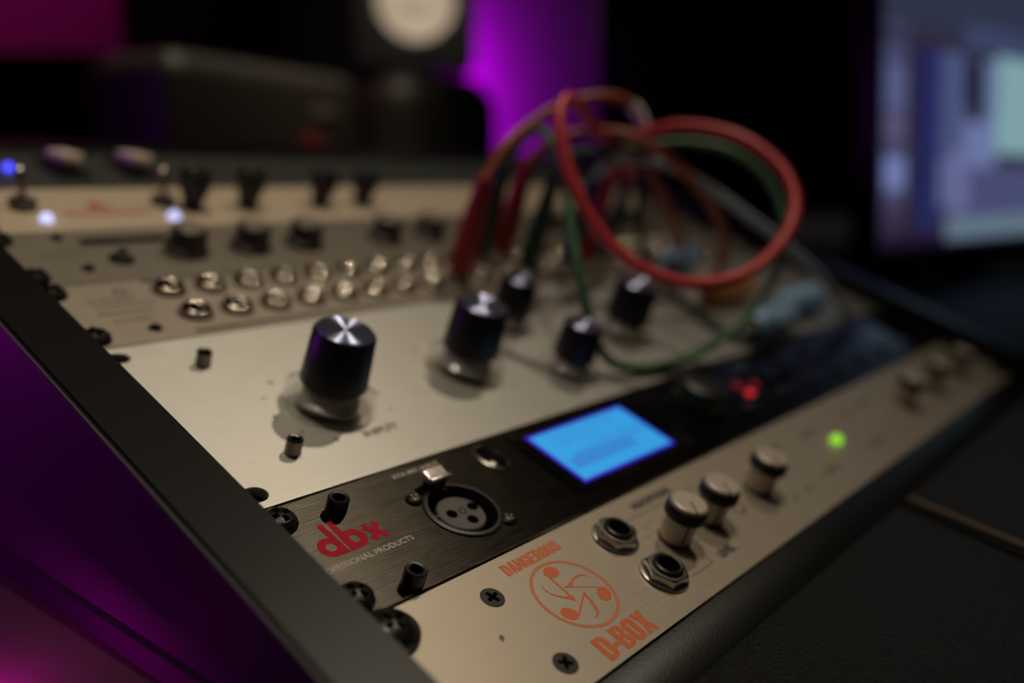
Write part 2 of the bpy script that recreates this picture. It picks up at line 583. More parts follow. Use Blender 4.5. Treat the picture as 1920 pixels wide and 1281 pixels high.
def phillips_mesh(name, r=4.9, h=3.0, countersunk=False):
    mb = MB()
    if countersunk:
        mb.lathe([(0, 0.25), (r * .93, 0.25), (r, 0.12), (r, -1.0), (0, -1.0)], n=32)
    else:
        mb.lathe([(0, h), (r * .35, h * .97), (r * .65, h * .83), (r * .88, h * .55), (r, h * .18), (r, 0.02), (0, 0.02)], n=32)
    return mb.mesh(name, angle=20)


def cross_mesh(name, r, z, w=0.55):
    """recess of a cross-head screw: a dark cross set just into the head"""
    mb = MB()
    a = r * .55
    mb.box(-a, a, -w, w, z - 0.35, z + 0.05)
    mb.box(-w, w, -a, a, z - 0.35, z + 0.05)
    return mb.mesh(name, smooth=False)


ME = {}


def shared(key, fn, material):
    if key not in ME:
        me = fn()
        me.materials.append(material)
        ME[key] = me
    return ME[key]


def screw(parent, x, v, kind='rack', rot=0.4):
    if kind == 'rack':
        a = shared('rack_screw', lambda: phillips_mesh('rack_screw', 5.0, 3.3), M['screw_black'])
        b = shared('rack_cross', lambda: cross_mesh('cross_recess', 5.0, 3.2, .7), M['socket'])
        nm = 'rack_screw'
    elif kind == 'flat':
        a = shared('flat_screw', lambda: phillips_mesh('flat_screw', 3.35, 0, True), M['screw_flat'])
        b = shared('flat_cross', lambda: cross_mesh('cross_recess', 3.6, 0.32, .52), M['socket'])
        nm = 'panel_screw'
    elif kind == 'cup':
        a = shared('cup_screw', lambda: MB().lathe([(0, 4.4), (3.0, 4.2), (5.2, 3.2), (6.2, 1.8), (7.0, 1.6), (7.2, 0.8), (7.2, 0.02), (0, 0.02)], n=36).mesh('cup_screw'), M['screw_black'])
        b = shared('cup_cross', lambda: cross_mesh('cross_recess', 5.4, 4.3, .7), M['socket'])
        nm = 'rack_screw'
    elif kind == 'silver':
        a = shared('silver_screw', lambda: phillips_mesh('panel_screw', 2.5, 1.5), M['chrome'])
        b = shared('silver_cross', lambda: cross_mesh('cross_recess', 2.5, 1.42, .35), M['socket'])
        nm = 'panel_screw'
    elif kind == 'small':
        a = shared('small_screw', lambda: phillips_mesh('small_screw', 2.6, 1.5), M['screw_black'])
        b = shared('small_cross', lambda: cross_mesh('cross_recess', 2.6, 1.42, .35), M['steel'])
        nm = 'connector_screw'
    o = link(nm, a, parent, (x, v, 0))
    c = link('cross_recess', b, o, (0, 0, 0))
    c.rotation_euler = (0, 0, rot)
    return o


def rack_screws(parent, u, left=True, right=True, dx=0.0):
    for x, on in ((8.75, left), (473.85, right)):
        if on:
            for v in (u[0] + 6.0, u[1] - 6.0):
                screw(parent, x + dx, v, 'rack', random.uniform(0, 1.5))


def standoff(parent, x, v, material, h=4.9, r=3.0):
    key = 'standoff' + material.name
    a = shared(key, lambda: MB().lathe([(0, h - 2.2), (r * .58, h - 2.2), (r * .58, h - .1), (r * .66, h), (r * .88, h), (r, h - .4), (r, 0.02), (0, 0.02)], n=28).mesh('thumbscrew'), material)
    b = shared('standoff_hole', lambda: MB().lathe([(0, 0), (1.5, 0), (1.5, .05), (0, .05)], n=6).mesh('hex_socket', smooth=False), M['socket'])
    o = link('thumbscrew', a, parent, (x, v, 0))
    link('hex_socket', b, o, (0, 0, h - 2.18))
    return o


# ------------------------------------------------------------------ unit 1: silver monitor controller with orange logo
u1 = panel_empty('monitor_controller')
tag(u1, 'champagne coloured lowest rack unit with orange round logo and a green lamp', 'rack unit', 'units in the slanted rack')
faceplate(u1, U1, M['dbox'], [circle_loop(93.3, 31.4, 4.7), circle_loop(93.4, 13.2, 4.7)])
MB().box(18, 464, 1.5, 42, -4.2, -3.2).build('chassis', M['screw_black'], u1, smooth=False).location = (0, 0, 0)
screw(u1, 8.9, 37.4, 'cup', .3)
screw(u1, 8.9, 6.2, 'cup', .9)
screw(u1, 473.85, 37.4, 'rack', .3)
screw(u1, 473.85, 6.2, 'rack', .9)
screw(u1, 40.2, 33.3, 'flat', 0.25)
screw(u1, 39.9, 8.0, 'flat', 0.9)
block_text('lettering', 'DANGEROUS', 50.3, 36.6, 74.1, 4.1, M['orange_print'], u1, gap=0.07)
block_text('lettering', 'D-BOX', 51.2, 1.6, 73.4, 7.5, M['orange_print'], u1, widths={'-': .42}, gap=0.07)
LOGO = {"h1":[[64.46,30.23],[63.92,29.89],[63.3,29.68],[62.63,29.6],[61.95,29.66],[61.33,29.86],[60.78,30.18],[60.36,30.6],[60.09,31.09],[59.98,31.63],[60.05,32.16],[60.29,32.67],[60.69,33.11],[61.22,33.45],[61.84,33.68],[62.51,33.76],[63.19,33.71],[63.83,33.51],[64.39,33.19],[64.82,32.76],[65.09,32.26],[65.2,31.72],[65.12,31.18],[64.87,30.67]],"h2":[[69.52,15.73],[68.9,15.7],[68.35,15.83],[67.89,16.12],[67.56,16.54],[67.38,17.07],[67.36,17.66],[67.5,18.29],[67.8,18.91],[68.24,19.47],[68.79,19.95],[69.4,20.3],[70.05,20.5],[70.68,20.54],[71.25,20.41],[71.72,20.12],[72.06,19.7],[72.24,19.16],[72.25,18.55],[72.1,17.91],[71.78,17.29],[71.33,16.72],[70.78,16.26],[70.16,15.92]],"h3":[[55.74,16.07],[55.21,15.93],[54.63,15.95],[54.04,16.13],[53.49,16.46],[53.02,16.91],[52.64,17.45],[52.39,18.05],[52.28,18.67],[52.33,19.27],[52.52,19.8],[52.86,20.24],[53.3,20.54],[53.84,20.69],[54.42,20.68],[55.01,20.51],[55.57,20.18],[56.06,19.73],[56.44,19.17],[56.69,18.56],[56.79,17.93],[56.74,17.33],[56.54,16.8],[56.19,16.37]],"s1":[[60.29,30.85],[60.97,30.79],[60.47,22.63],[60.11,20.36],[59.67,21.1]],"s2":[[70.45,20.88],[70.39,20.52],[61.36,25.65],[61.37,25.88],[61.67,25.9]],"s3":[[56.45,17.07],[56.1,16.17],[65.29,21.44],[65.38,21.85],[64.84,21.69]],"f1":[[56.35,29.9],[55.59,28.28],[55.68,26.43],[56.74,24.75],[58.07,23.61],[59.68,22.7],[60.89,22.39],[60.11,20.36],[59.03,21.85],[57.06,23.74],[55.68,25.47],[55.25,27.51],[55.54,28.89]],"f2":[[61.41,25.85],[62.72,25.62],[64.74,26.27],[66.79,26.93],[69.17,27.02],[70.74,26.28],[71.45,24.54],[70.37,25.99],[68.63,26.43],[66.5,26.21],[64.9,25.59],[63.46,24.66]],"f3":[[65.38,21.85],[64.63,20.26],[64.31,18.13],[63.44,15.6],[62.31,14.2],[60.75,13.52],[59.17,13.75],[60.54,13.94],[61.81,14.68],[62.79,16.35],[63.47,18.42],[63.86,20.23],[63.98,21.02]]}


def flat_polys(name, polys, z, material, parent):
    mb = MB()
    for i, pl in enumerate(polys):
        f = mb.bm.faces.new([mb.bm.verts.new((x, y, z + .004 * i)) for x, y in pl])
        bmesh.ops.triangulate(mb.bm, faces=[f])
    return mb.build(name, material, parent, smooth=False)


def ring_poly_mesh(name, cx, cy, r0, r1, z, material, parent, n=72):
    mb = MB()
    a = [mb.bm.verts.new((cx + r0 * math.cos(2 * math.pi * k / n), cy + r0 * math.sin(2 * math.pi * k / n), z)) for k in range(n)]
    b = [mb.bm.verts.new((cx + r1 * math.cos(2 * math.pi * k / n), cy + r1 * math.sin(2 * math.pi * k / n), z)) for k in range(n)]
    for k in range(n):
        mb.bm.faces.new((a[k], b[k], b[(k + 1) % n], a[(k + 1) % n]))
    return mb.build(name, material, parent, smooth=False)


for k in '123':
    flat_polys('music_note', [LOGO['h' + k], LOGO['s' + k], LOGO['f' + k]], PR, M['orange_print'], u1)
ring_poly_mesh('logo_ring', 62.24, 22.74, 12.38, 12.62, PR, M['orange_print'], u1)
ring_poly_mesh('logo_ring', 62.24, 22.74, 11.72, 11.92, PR, M['orange_print'], u1)
ring_poly_mesh('logo_band', 62.24, 22.74, 11.9, 12.4, PR - .02, M['orange_print_light'], u1)


def jack(parent, x, v, rot):
    j = link('headphone_jack', shared('jack_washer', lambda: MB().lathe([(4.4, 0.02), (7.4, 0.02), (7.6, 0.25), (7.4, 0.75), (6.6, 0.9), (4.4, 0.9)], n=48).mesh('washer'), M['steel']), parent, (x, v, 0))

    def nut():
        mb = MB()
        # hexagonal nut with a chamfered, rounded crown
        n = 48
        def hexr(a, r):
            k = (a + math.pi / 6) % (math.pi / 3) - math.pi / 6
            return r / math.cos(k)
        rings = []
        for fac, rmax, z in ((1, 99, 0.9), (1, 99, 2.6), (1, 6.55, 3.1), (.97, 6.1, 3.5), (.9, 5.4, 3.55)):
            ring = []
            for k in range(n):
                a = 2 * math.pi * k / n
                r = min(hexr(a, 5.9) * fac, rmax)
                ring.append(mb.bm.verts.new((r * math.cos(a), r * math.sin(a), z)))
            rings.append(ring)
        rings.append([mb.bm.verts.new((4.4 * math.cos(2 * math.pi * k / n), 4.4 * math.sin(2 * math.pi * k / n), 3.5)) for k in range(n)])
        for a, b in zip(rings, rings[1:]):
            for k in range(n):
                mb.bm.faces.new((a[k], a[(k + 1) % n], b[(k + 1) % n], b[k]))
        return mb.mesh('hex_nut', angle=25)
    o = link('hex_nut', shared('jack_nut', nut, M['steel']), j, (0, 0, 0))
    o.rotation_euler = (0, 0, rot)
    link('bushing', shared('jack_bush', lambda: MB().lathe([(3.25, -6), (3.25, 4.2), (3.5, 4.6), (4.0, 4.7), (4.5, 4.4), (4.6, 3.9), (4.5, 0.5), (4.5, -6)], n=40).mesh('bushing'), M['black_plastic']), j)
    link('socket', shared('jack_hole', lambda: MB().lathe([(0, -5.6), (3.3, -5.6), (3.3, -6), (0, -6)], n=24).mesh('socket'), M['socket']), j)
    return j


jack(u1, 93.3, 31.4, 0.15)
jack(u1, 93.4, 13.2, 0.42)


def silver_knob(parent, x, v, ang, scale=1.0):
    k = link('level_knob', shared('sk_body', lambda: MB().lathe([(0, 0.4), (4.5, 0.4), (5.0, 0.8), (5.15, 1.3), (5.2, 9.2), (0, 9.2)], n=48).mesh('level_knob'), M['knob_silver']), parent, (x, v, 0))
    link('knob_base', shared('sk_base', lambda: MB().lathe([(4.9, 0.05), (5.35, 0.05), (5.35, .6), (4.9, .75)], n=40).mesh('knob_base'), M['black_plastic']), k)
    link('grip_band', shared('sk_band', lambda: MB().lathe([(5.0, 9.0), (6.3, 9.0), (6.6, 9.4), (6.6, 10.3), (6.35, 10.5), (6.35, 10.8), (6.6, 11.0), (6.6, 12.3), (6.2, 12.9), (5.0, 13.0)], n=48).mesh('grip_band'), M['black_plastic']), k)
    link('knob_cap', shared('sk_cap', lambda: MB().lathe([(0, 14.4), (5.3, 14.4), (5.9, 14.0), (6.1, 13.4), (6.1, 12.0), (0, 12.0)], n=48).mesh('knob_cap', angle=20), M['knob_silver']), k)

    def line():
        mb = MB()
        mb.box(-.2, .2, -5.9, -.2, 14.2, 14.5)
        mb.box(-.2, .2, -6.75, -5.9, 9.4, 14.3)
        mb.box(-.28, .28, -5.34, -5.0, 1.2, 9.2)
        return mb.mesh('pointer_line', smooth=False)
    o = link('pointer_line', shared('sk_line', line, M['black_print']), k)
    o.rotation_euler = (0, 0, ang)
    return k


for x, v, a in ((112.3, 21.6, -.64), (134.0, 21.8, -.67), (171.2, 21.8, -.5), (336.5, 22.0, 1.0), (382.0, 22.0, .8), (429.5, 22.0, 1.2)):
    silver_knob(u1, x, v, a)
text('lettering', 'HEADPHONE', 112.3, 36.7, 135.2, 3.0, M['black_print'], u1, 0.055)
text('lettering', 'LEVEL', 119.6, 7.4, 128.8, 3.0, M['black_print'], u1, 0.055)
mb = MB()
mb.box(102.5, 112, 34.55, 34.8, 0, PR)
mb.box(112, 146, 34.55, 34.8, 0, PR)
mb.box(101.5, 114.5, 8.05, 8.3, 0, PR)
mb.box(114.3, 114.55, 8.05, 12.5, 0, PR)
mb.box(145.8, 146.05, 30, 34.8, 0, PR)
mb.build('printed_outline', M['black_print'], u1, smooth=False)
flat_polys('brown_stain', [[(31.2, 21.2), (32.3, 21.6), (32.8, 22.6), (32.2, 23.3), (31.3, 22.6)]], PR, M['piping'], u1)
mb = MB()
for cx in (112.3, 134.0, 171.2, 336.5, 382.0, 429.5):
    for k in range(11):
        a = math.radians(-60 + k * 30)
        mb.box(-.14, .14, 8.1, 9.6, 0, PR)
        vs = mb.bm.verts[:][-8:]
        bmesh.ops.rotate(mb.bm, verts=vs, cent=(0, 0, 0), matrix=R(a - math.pi / 2, 3, 'Z'))
        bmesh.ops.translate(mb.bm, verts=vs, vec=(cx, 21.8, 0))
mb.build('scale_marks', M['grey_print'], u1, smooth=False)
MB().lathe([(0, -.4), (2.6, -.4), (2.6, 0.1), (3.1, 0.12), (3.1, 0.03)], 151.5, 19.3, 28).build('talkback_hole', M['socket'], u1)
mb = MB()
for x, v, w, h in ((180, 9.4, 4.5, 2.2), (192, 9.6, 5.0, 2.0), (214, 11.2, 15, 2.2), (232, 30.5, 15, 2.4), (262, 10.5, 20, 2.2), (276, 30, 12, 2.0), (300, 31, 14, 2), (205, 32, 9, 2.2), (192, 33.5, 8, 2.2)):
    n = max(2, int(w / 2.1))
    for k in range(n):
        mb.box(x + k * w / n, x + k * w / n + w / n * .3, v, v + h, 0, PR)
        mb.box(x + k * w / n, x + k * w / n + w / n * .7, v + (h * .8 if k % 2 else 0), v + (h if k % 2 else h * .2), 0, PR)
mb.build('printed_marks', M['black_print'], u1, smooth=False)
MB().lathe([(0, 3.3), (1.2, 3.1), (2.1, 2.4), (2.5, 1.2), (2.5, 0.02), (0, 0.02)], 247.1, 21.8, 28).build('green_lamp', M['led_green'], u1)
u1.children[-1]['label'] = 'lit green lamp'

# ------------------------------------------------------------------ unit 2: black processor with blue display
u2 = panel_empty('display_processor')
tag(u2, 'black rack unit with red printed logo, microphone socket and a lit blue display', 'rack unit', 'units in the slanted rack')
XC, XV = 59.2, 63.6
faceplate(u2, U2, M['black_brushed'], [circle_loop(XC, XV, 11.4, 56)])
MB().box(80, 464, 52, 87, -15.0, -3.2).build('chassis', M['screw_black'], u2, smooth=False)
rack_screws(u2, U2)
standoff(u2, 25.2, 79.6, M['screw_black'])
standoff(u2, 25.0, 47.7, M['screw_black'])
# logo: d, b and x
d_loops = [circle_loop(15.2, 68.3, 3.65, 40), circle_loop(15.2, 68.3, 1.45, 24)]
b_loops = [circle_loop(22.75, 68.3, 3.65, 40), circle_loop(22.75, 68.3, 1.45, 24)]
lg = plate('logo_bowl', d_loops, PR, M['red_print'], u2)
plate('logo_bowl', b_loops, PR, M['red_print'], u2)
flat_polys('logo_stem', [[(16.7, 76.8), (18.4, 76.8), (18.75, 64.6), (16.0, 64.7), (16.65, 68)]], PR + .02, M['red_print'], u2)
flat_polys('logo_stem', [[(19.75, 76.8), (21.4, 76.8), (21.4, 71.5), (22.0, 64.65), (19.3, 64.6)]], PR + .02, M['red_print'], u2)
flat_polys('logo_cross', [[(26.6, 70.0), (28.3, 71.9), (29.3, 70.6), (29.75, 69.4), (30.3, 70.7), (31.3, 71.9), (32.9, 70.2), (31.7, 69.2), (30.95, 68.2), (31.7, 67.2), (32.9, 66.3), (31.4, 64.5), (30.3, 65.7), (29.75, 66.9), (29.2, 65.7), (28.2, 64.5), (26.6, 66.2), (27.8, 67.2), (28.55, 68.2), (27.8, 69.1)]], PR + .02, M['red_print'], u2)
text('lettering', 'PROFESSIONAL PRODUCTS', 5.6, 60.4, 37.5, 1.95, M['white_print'], u2, 0.012)
text('lettering', 'RTA MIC INPUT', 50.2, 83.7, 69.0, 1.75, M['white_print'], u2, 0.02)
# microphone socket
xl = MB().lathe([(10.4, -13), (10.4, 0.35), (10.6, 0.75), (11.2, 0.85), (12.0, 0.55), (12.2, 0.05), (11.3, 0.02), (11.3, -13)], XC, XV, 64).build('microphone_socket', M['black_plastic'], u2)
ins = MB().lathe([(0, -1.6), (7.2, -1.6), (7.6, -2.0), (7.6, -13), (0, -13)], XC + .5, XV + .4, 48).build('contact_insert', M['xlr_insert'], xl)
for hx, hv in ((56.6, 64.9), (65.0, 64.7), (60.7, 60.2)):
    MB().lathe([(0, -1.5), (1.75, -1.5), (1.75, -1.7), (0, -1.7)], hx, hv, 20).build('contact_hole', M['socket'], xl)
MB().lathe([(1.0, -1.55), (1.3, -1.45), (1.3, -1.7)], 60.6, 64.5, 20).build('centre_screw', M['socket'], xl)
MB().box(XC - 9.8, XC - 6, XV + 2.2, XV + 3.0, -6, -1.6, .2).build('key_ridge', M['xlr_insert'], xl)
mb = MB().box(-3.6, 3.6, -1.9, 2.3, 0.6, 2.6, .95, 3)
for q in range(6):
    mb.box(-2.4 + q * .85, -2.0 + q * .85, -1.0, 1.4, 2.5, 2.85)
mb.box(-3.4, 3.4, -2.1, -1.1, 2.2, 3.1, .3)
mb.move(Matrix.Translation((58.7, 76.6, 2.4)) @ R(math.radians(12), 4, 'X') @ Matrix.Diagonal((1.2, 1.3, 1.0, 1.0)))
mb.build('release_tab', M['tab_metal'], xl)
MB().box(56.3, 61.3, 73.6, 78.5, 0.02, 3.5, .5).build('tab_stem', M['black_plastic'], xl)
MB().box(59.6, 61.6, 72.6, 73.6, 0.4, 1.5, .3).build('tab_hinge', M['chrome'], xl)
screw(u2, 48.5, 73.4, 'small', .5)
screw(u2, 68.4, 53.6, 'small', .2)
# gloss black display window with the lit display
MB().prism([(101 + 6 * (1 - math.cos(a)), 50.5 + 6 * (1 - math.sin(a))) for a in [k * math.pi / 12 for k in range(7)]][::1] + [(459, 50.5), (459, 85.2), (101, 85.2)], 0.02, 0.55).build('display_window', M['gloss_black'], u2, smooth=False)
lc = MB().box(107.6, 165.2, 54.3, 82.0, 0.5, 0.62).build('display', M['lcd_edge'], u2, smooth=False)
lc['label'] = 'lit blue display'
MB().box(109.2, 163.6, 55.6, 80.7, 0.6, 0.72).build('display_area', M['lcd'], lc, smooth=False)
mb = MB()
for r_, (xa, xb) in enumerate(((114, 156), (114, 140), (130, 160))):
    n = int((xb - xa) / 2)
    for k in range(n):
        if (k * 7 + r_ * 3) % 5:
            mb.box(xa + k * 2, xa + k * 2 + 1.2, 76 - r_ * 3.4, 77.8 - r_ * 3.4, .7, .75)
mb.box(112, 150, 60.5, 66.0, .7, .74)
mb.box(118, 161, 66.2, 67.6, .7, .74)
mb.build('display_text', M['lcd_mid'], lc, smooth=False)
bt = MB()
bt.lathe([(0, 1.3), (3.4, 1.25), (4.3, .9), (4.3, .02), (0, .02)], 0, 0, 36)
bmesh.ops.scale(bt.bm, vec=(1.0, 1.35, 1), verts=bt.bm.verts)
bt.move(Matrix.Translation((87.2, 78.6, 0))).build('power_button', M['gloss_black'], u2)
rg = MB()
rg.lathe([(4.3, .02), (5.3, .02), (5.2, .8), (4.6, 1.2), (4.3, .8)], 0, 0, 40)
bmesh.ops.scale(rg.bm, vec=(1.0, 1.32, 1), verts=rg.bm.verts)
rg.move(Matrix.Translation((87.2, 78.6, 0))).build('button_ring', M['steel'], u2)
en = MB().lathe([(0, 11.5), (8.5, 11.5), (10.2, 10.6), (10.8, 8.5), (11.6, 1.2), (11.6, .6), (0, .6)], 203, 67.5, 48).build('jog_wheel', M['black_plastic'], u2)
MB().lathe([(0, 11.3), (2.2, 11.55), (2.8, 11.9), (3.0, 11.4)], 198.5, 67.5, 24).build('finger_dimple', M['gloss_black'], en)
for i, (x, v, on) in enumerate(((243.5, 63.0, 1), (243, 69.5, 0), (255, 66.5, 0), (267, 63, 0), (267, 69.5, 0), (279, 63, 0), (291, 66, 0))):
    MB().box(x - 2.2, x + 2.2, v - 1.7, v + 1.7, .5, 1.6, .4).build('status_lamp', M['led_red'] if on else M['led_red_dim'] if i < 3 else M['socket'], u2)
for i in range(6):
    for r_ in range(2):
        MB().box(226 + i * 34, 236 + i * 34, 54 + r_ * 20, 58.5 + r_ * 20, .5, 1.9, .6).build('push_button', M['black_plastic'], u2)

# ------------------------------------------------------------------ unit 3: two-space silver compressor
u3 = panel_empty('tube_compressor')
tag(u3, 'tall bright silver rack unit with black knobs on clear round skirts', 'rack unit', 'units in the slanted rack')
faceplate(u3, U3, M['silver'])
MB().box(18, 464, 91, 175, -27.3, -3.2).build('chassis', M['screw_black'], u3, smooth=False)
standoff(u3, 32.2, 159.6, M['dull_steel'], 5.2, 2.5)
standoff(u3, 30.3, 107.0, M['dull_steel'], 5.2, 2.5)


M['hub'] = mat('smoky_hub', (0.16, 0.13, 0.115), 0.25)


def clear_knob(parent, x, v, ang, s=1.0, name='control_knob'):
    key = 'ck%.2f' % s
    k = link(name, shared(key, lambda: MB().lathe([(0, 8 * s), (10.2 * s, 8 * s), (11.0 * s, 8.8 * s), (10.9 * s, 10 * s), (10.1 * s, 26.0 * s), (9.5 * s, 26.8 * s), (8.9 * s, 26.9 * s), (0, 26.8 * s)], n=56).mesh(name), M['black_plastic']), parent, (x, v, 0))
    link('knob_cap', shared(key + 'cap', lambda: MB().lathe([(0, 27.4 * s), (8.9 * s, 27.4 * s), (9.3 * s, 27.0 * s), (9.3 * s, 26.2 * s), (0, 26.2 * s)], n=64).mesh('knob_cap', angle=15), M['cap_spun']), k)
    link('clear_skirt', shared(key + 'skirt', lambda: MB().lathe([(10.2 * s, 8.6 * s), (10.9 * s, 7.8 * s), (11.6 * s, 6.2 * s), (12.6 * s, 5.3 * s), (14.7 * s, 4.9 * s), (15.0 * s, 4.6 * s), (15.0 * s, 3.8 * s)], n=56).mesh('clear_skirt'), M['clear']), k)
    link('shaft_bushing', shared(key + 'sh', lambda: MB().lathe([(0, 8.4 * s), (8.8 * s, 8.4 * s), (9.2 * s, 5.0 * s), (9.6 * s, 3.0 * s), (9.6 * s, 0.02), (0, .02)], n=32).mesh('shaft_bushing'), M['hub']), k)
    return k


clear_knob(u3, 57.0, 125.0, 0)
clear_knob(u3, 123.5, 127.5, .5)
clear_knob(u3, 174.0, 151.0, .2, .80)
clear_knob(u3, 168.5, 110.5, .8, .80)
clear_knob(u3, 229.5, 126.5, .4, .96)
text('lettering', 'INPUT', 56.5, 104.6, 70.8, 3.2, M['grey_print'], u3, 0.03)
mb = MB()
for cx, cv, rr in ((57, 125, 20.5), (123.5, 127.5, 20.5), (231.5, 128.5, 18)):
    for k in range(11):
        a = math.radians(-60 + 30 * k)
        mb.box(cx + rr * math.cos(a) - .9, cx + rr * math.cos(a) + .9, cv + rr * math.sin(a) - .25, cv + rr * math.sin(a) + .25, 0, PR)
        if k % 2 == 0:
            mb.box(cx + rr * math.cos(a) - .25, cx + rr * math.cos(a) + .25, cv + rr * math.sin(a) - 1.1, cv + rr * math.sin(a) + 1.1, 0, PR)
mb.build('scale_marks', M['grey_print'], u3, smooth=False)

# ------------------------------------------------------------------ unit 4: patch bay
u4 = panel_empty('patch_bay')
tag(u4, 'grey patch bay with two rows of jack sockets above the silver unit', 'patch bay', 'units in the slanted rack')
JX = [48.5 + 16.77 * k for k in range(24)]
faceplate(u4, U4, M['patch'])
MB().box(18, 464, 180, 219, -54.0, -3.2).build('chassis', M['screw_black'], u4, smooth=False)
rack_screws(u4, U4)


def patch_jack(parent, x, v, k):
    j = link('patch_jack', shared('pj', lambda: MB().lathe([(3.0, -2), (3.0, 2.0)] + [(4.35 - 1.35 * math.cos(a * math.pi / 12), 1.6 + 1.35 * math.sin(a * math.pi / 12)) for a in range(1, 13)] + [(5.7, .9)], n=28).mesh('patch_jack'), M['pj_metal']), parent, (x, v, 0))
    j.rotation_euler = (0, 0, k * .9)
    link('jack_nut', shared('pjn', lambda: MB().lathe([(5.5, 1.2), (6.0, 1.0), (6.4, .5), (6.5, .02)], n=12).mesh('jack_nut'), M['black_plastic']), j)
    link('socket', shared('pjh', lambda: MB().lathe([(0, 1.0), (3.2, 1.0), (3.2, .6), (0, .6)], n=20).mesh('socket'), M['socket']), j)
    return j


M['pj_metal'] = mat('dark_nickel', (0.88, 0.75, 0.62), 0.10, 1.0)
for r_, v in enumerate((192.3, 211.0)):
    for k, x in enumerate(JX):
        patch_jack(u4, x, v, k + r_)
for v0 in (180.6, 219.3):
    MB().box(42, 441, v0 - .9, v0 + .9, 0, .35).build('label_strip', M['grey_print'], u4, smooth=False)
screw(u4, 29.8, 185.6, 'silver', .4)
mb = MB()
for v, xs_ in ((207.5, (17, 34)), (203.5, (18, 38)), (198.2, (17, 36)), (192.5, (19, 33))):
    x = xs_[0]
    while x < xs_[1]:
        w_ = random.uniform(.8, 1.9)
        mb.box(x, x + w_, v, v + random.choice((1.2, 1.6)), 0, PR)
        x += w_ + .55
mb.build('printed_marks', M['grey_print'], u4, smooth=False)
ring_poly_mesh('printed_oval', 31, 213, 1.5, 2.6, PR, M['grey_print'], u4, 30)

# ------------------------------------------------------------------ unit 5: taupe unit
u5 = panel_empty('taupe_processor')
tag(u5, 'taupe rack unit with wide low dark knobs above the patch bay', 'rack unit', 'units in the slanted rack')
faceplate(u5, U5, M['taupe'])
MB().box(18, 464, 224, 264, -67.2, -3.2).build('chassis', M['screw_black'], u5, smooth=False)
rack_screws(u5, U5)
for x, v in ((29.4, 260.3), (28.9, 232.8)):
    screw(u5, x, v, 'silver', .6)
M['smoke'] = mat('smoked_knob', (0.085, 0.068, 0.068), 0.4, 0.3)


def low_knob(parent, x, v):
    k = link('low_knob', shared('lk', lambda: MB().lathe([(0, 11.0), (6.3, 11.0), (7.0, 10.5), (7.2, 9.5), (7.4, 3.2), (8.8, 2.0), (9.0, .8), (9.0, .4), (0, .4)], n=40).mesh('low_knob'), M['smoke']), parent, (x, v, 0))
    link('knob_cap', shared('lkc', lambda: MB().lathe([(0, 11.5), (5.6, 11.4), (6.1, 11.0), (6.1, 10.6), (0, 10.6)], n=40).mesh('knob_cap'), M['taupe']), k)
    link('pointer_line', shared('lkp', lambda: MB().box(-.4, .4, 1, 5.8, 11.35, 11.6).mesh('pointer_line', smooth=False), M['white_print']), k)
    return k


for x in (73.0, 103.0, 131.0, 180.0, 210.0, 243, 271, 313, 348, 393):
    low_knob(u5, x, 242.0)
sw = MB().lathe([(0, 4.4), (1.6, 4.2), (2.2, 3.2), (2.2, 1.2), (3.8, 1.0), (3.8, .02), (0, .02)], 44.3, 238.6, 24).build('push_switch', M['chrome'], u5)
MB().lathe([(2.2, 1.0), (4.6, .9), (4.6, .02)], 44.3, 238.6, 24).build('switch_collar', M['black_plastic'], sw)
MB().box(36, 72, 253.0, 257.2, 0.02, .5).build('meter_window', M['gloss_black'], u5, smooth=False)
mb = MB()
for k in range(10):
    mb.box(18 + k * 1.6, 19 + k * 1.6, 246, 247.6, 0, PR)
mb.build('printed_marks', M['grey_print'], u5, smooth=False)

# ------------------------------------------------------------------ unit 6: cream unit
u6 = panel_empty('cream_preamp')
tag(u6, 'cream rack unit with faded red triangular print and upright black knobs', 'rack unit', 'units in the slanted rack')
faceplate(u6, U6, M['cream'])
MB().box(18, 464, 268, 309, -80.4, -3.2).build('chassis', M['screw_black'], u6, smooth=False)
rack_screws(u6, U6)
M['faded_red'] = mat('faded_red_print', (0.52, 0.09, 0.06), 0.6)
flat_polys('printed_triangle', [[(53, 287.6), (66, 287.6), (58.5, 296)]], PR, M['faded_red'], u6)
mb = MB()
x = 43.0
while x < 80:
    w_ = random.uniform(1.0, 2.2)
    mb.box(x, x + w_, 281.0, 285.6, 0, PR)
    x += w_ + 1.1
mb.build('printed_marks', M['faded_red'], u6, smooth=False)


def tall_knob(parent, x, v):
    k = link('tall_knob', shared('tk', lambda: MB().lathe([(0, 17), (6.6, 17), (7.2, 16.3), (7.2, 15.6), (6.8, 10), (4.8, 4), (4.4, .5), (0, .5)], n=36).mesh('tall_knob'), M['black_plastic']), parent, (x, v, 0))
    link('pointer_line', shared('tkp', lambda: MB().box(-.35, .35, 1.5, 6.4, 16.9, 17.1).mesh('pointer_line', smooth=False), M['white_print']), k)
    return k


for x in (101.0, 130, 173, 201):
    tall_knob(u6, x, 287.0)


def toggle(parent, x, v, material=None):
    t = MB().lathe([(0, 4.4), (2.6, 4.4), (3.0, 3.6), (5.2, 3.2), (5.4, .8), (5.4, .02), (0, .02)], x, v, 28).build('toggle_switch', M['smoke'], parent)
    MB().tube([(x, v, 3.5), (x - .6, v + 1.0, 9), (x - 1.0, v + 1.8, 14), (x - 1.2, v + 2.1, 15.5), (x - 1.25, v + 2.2, 16.4)], [1.2, 1.5, 2.1, 2.1, 1.0], 14).build('lever', M['dull_steel'], t)
    return t


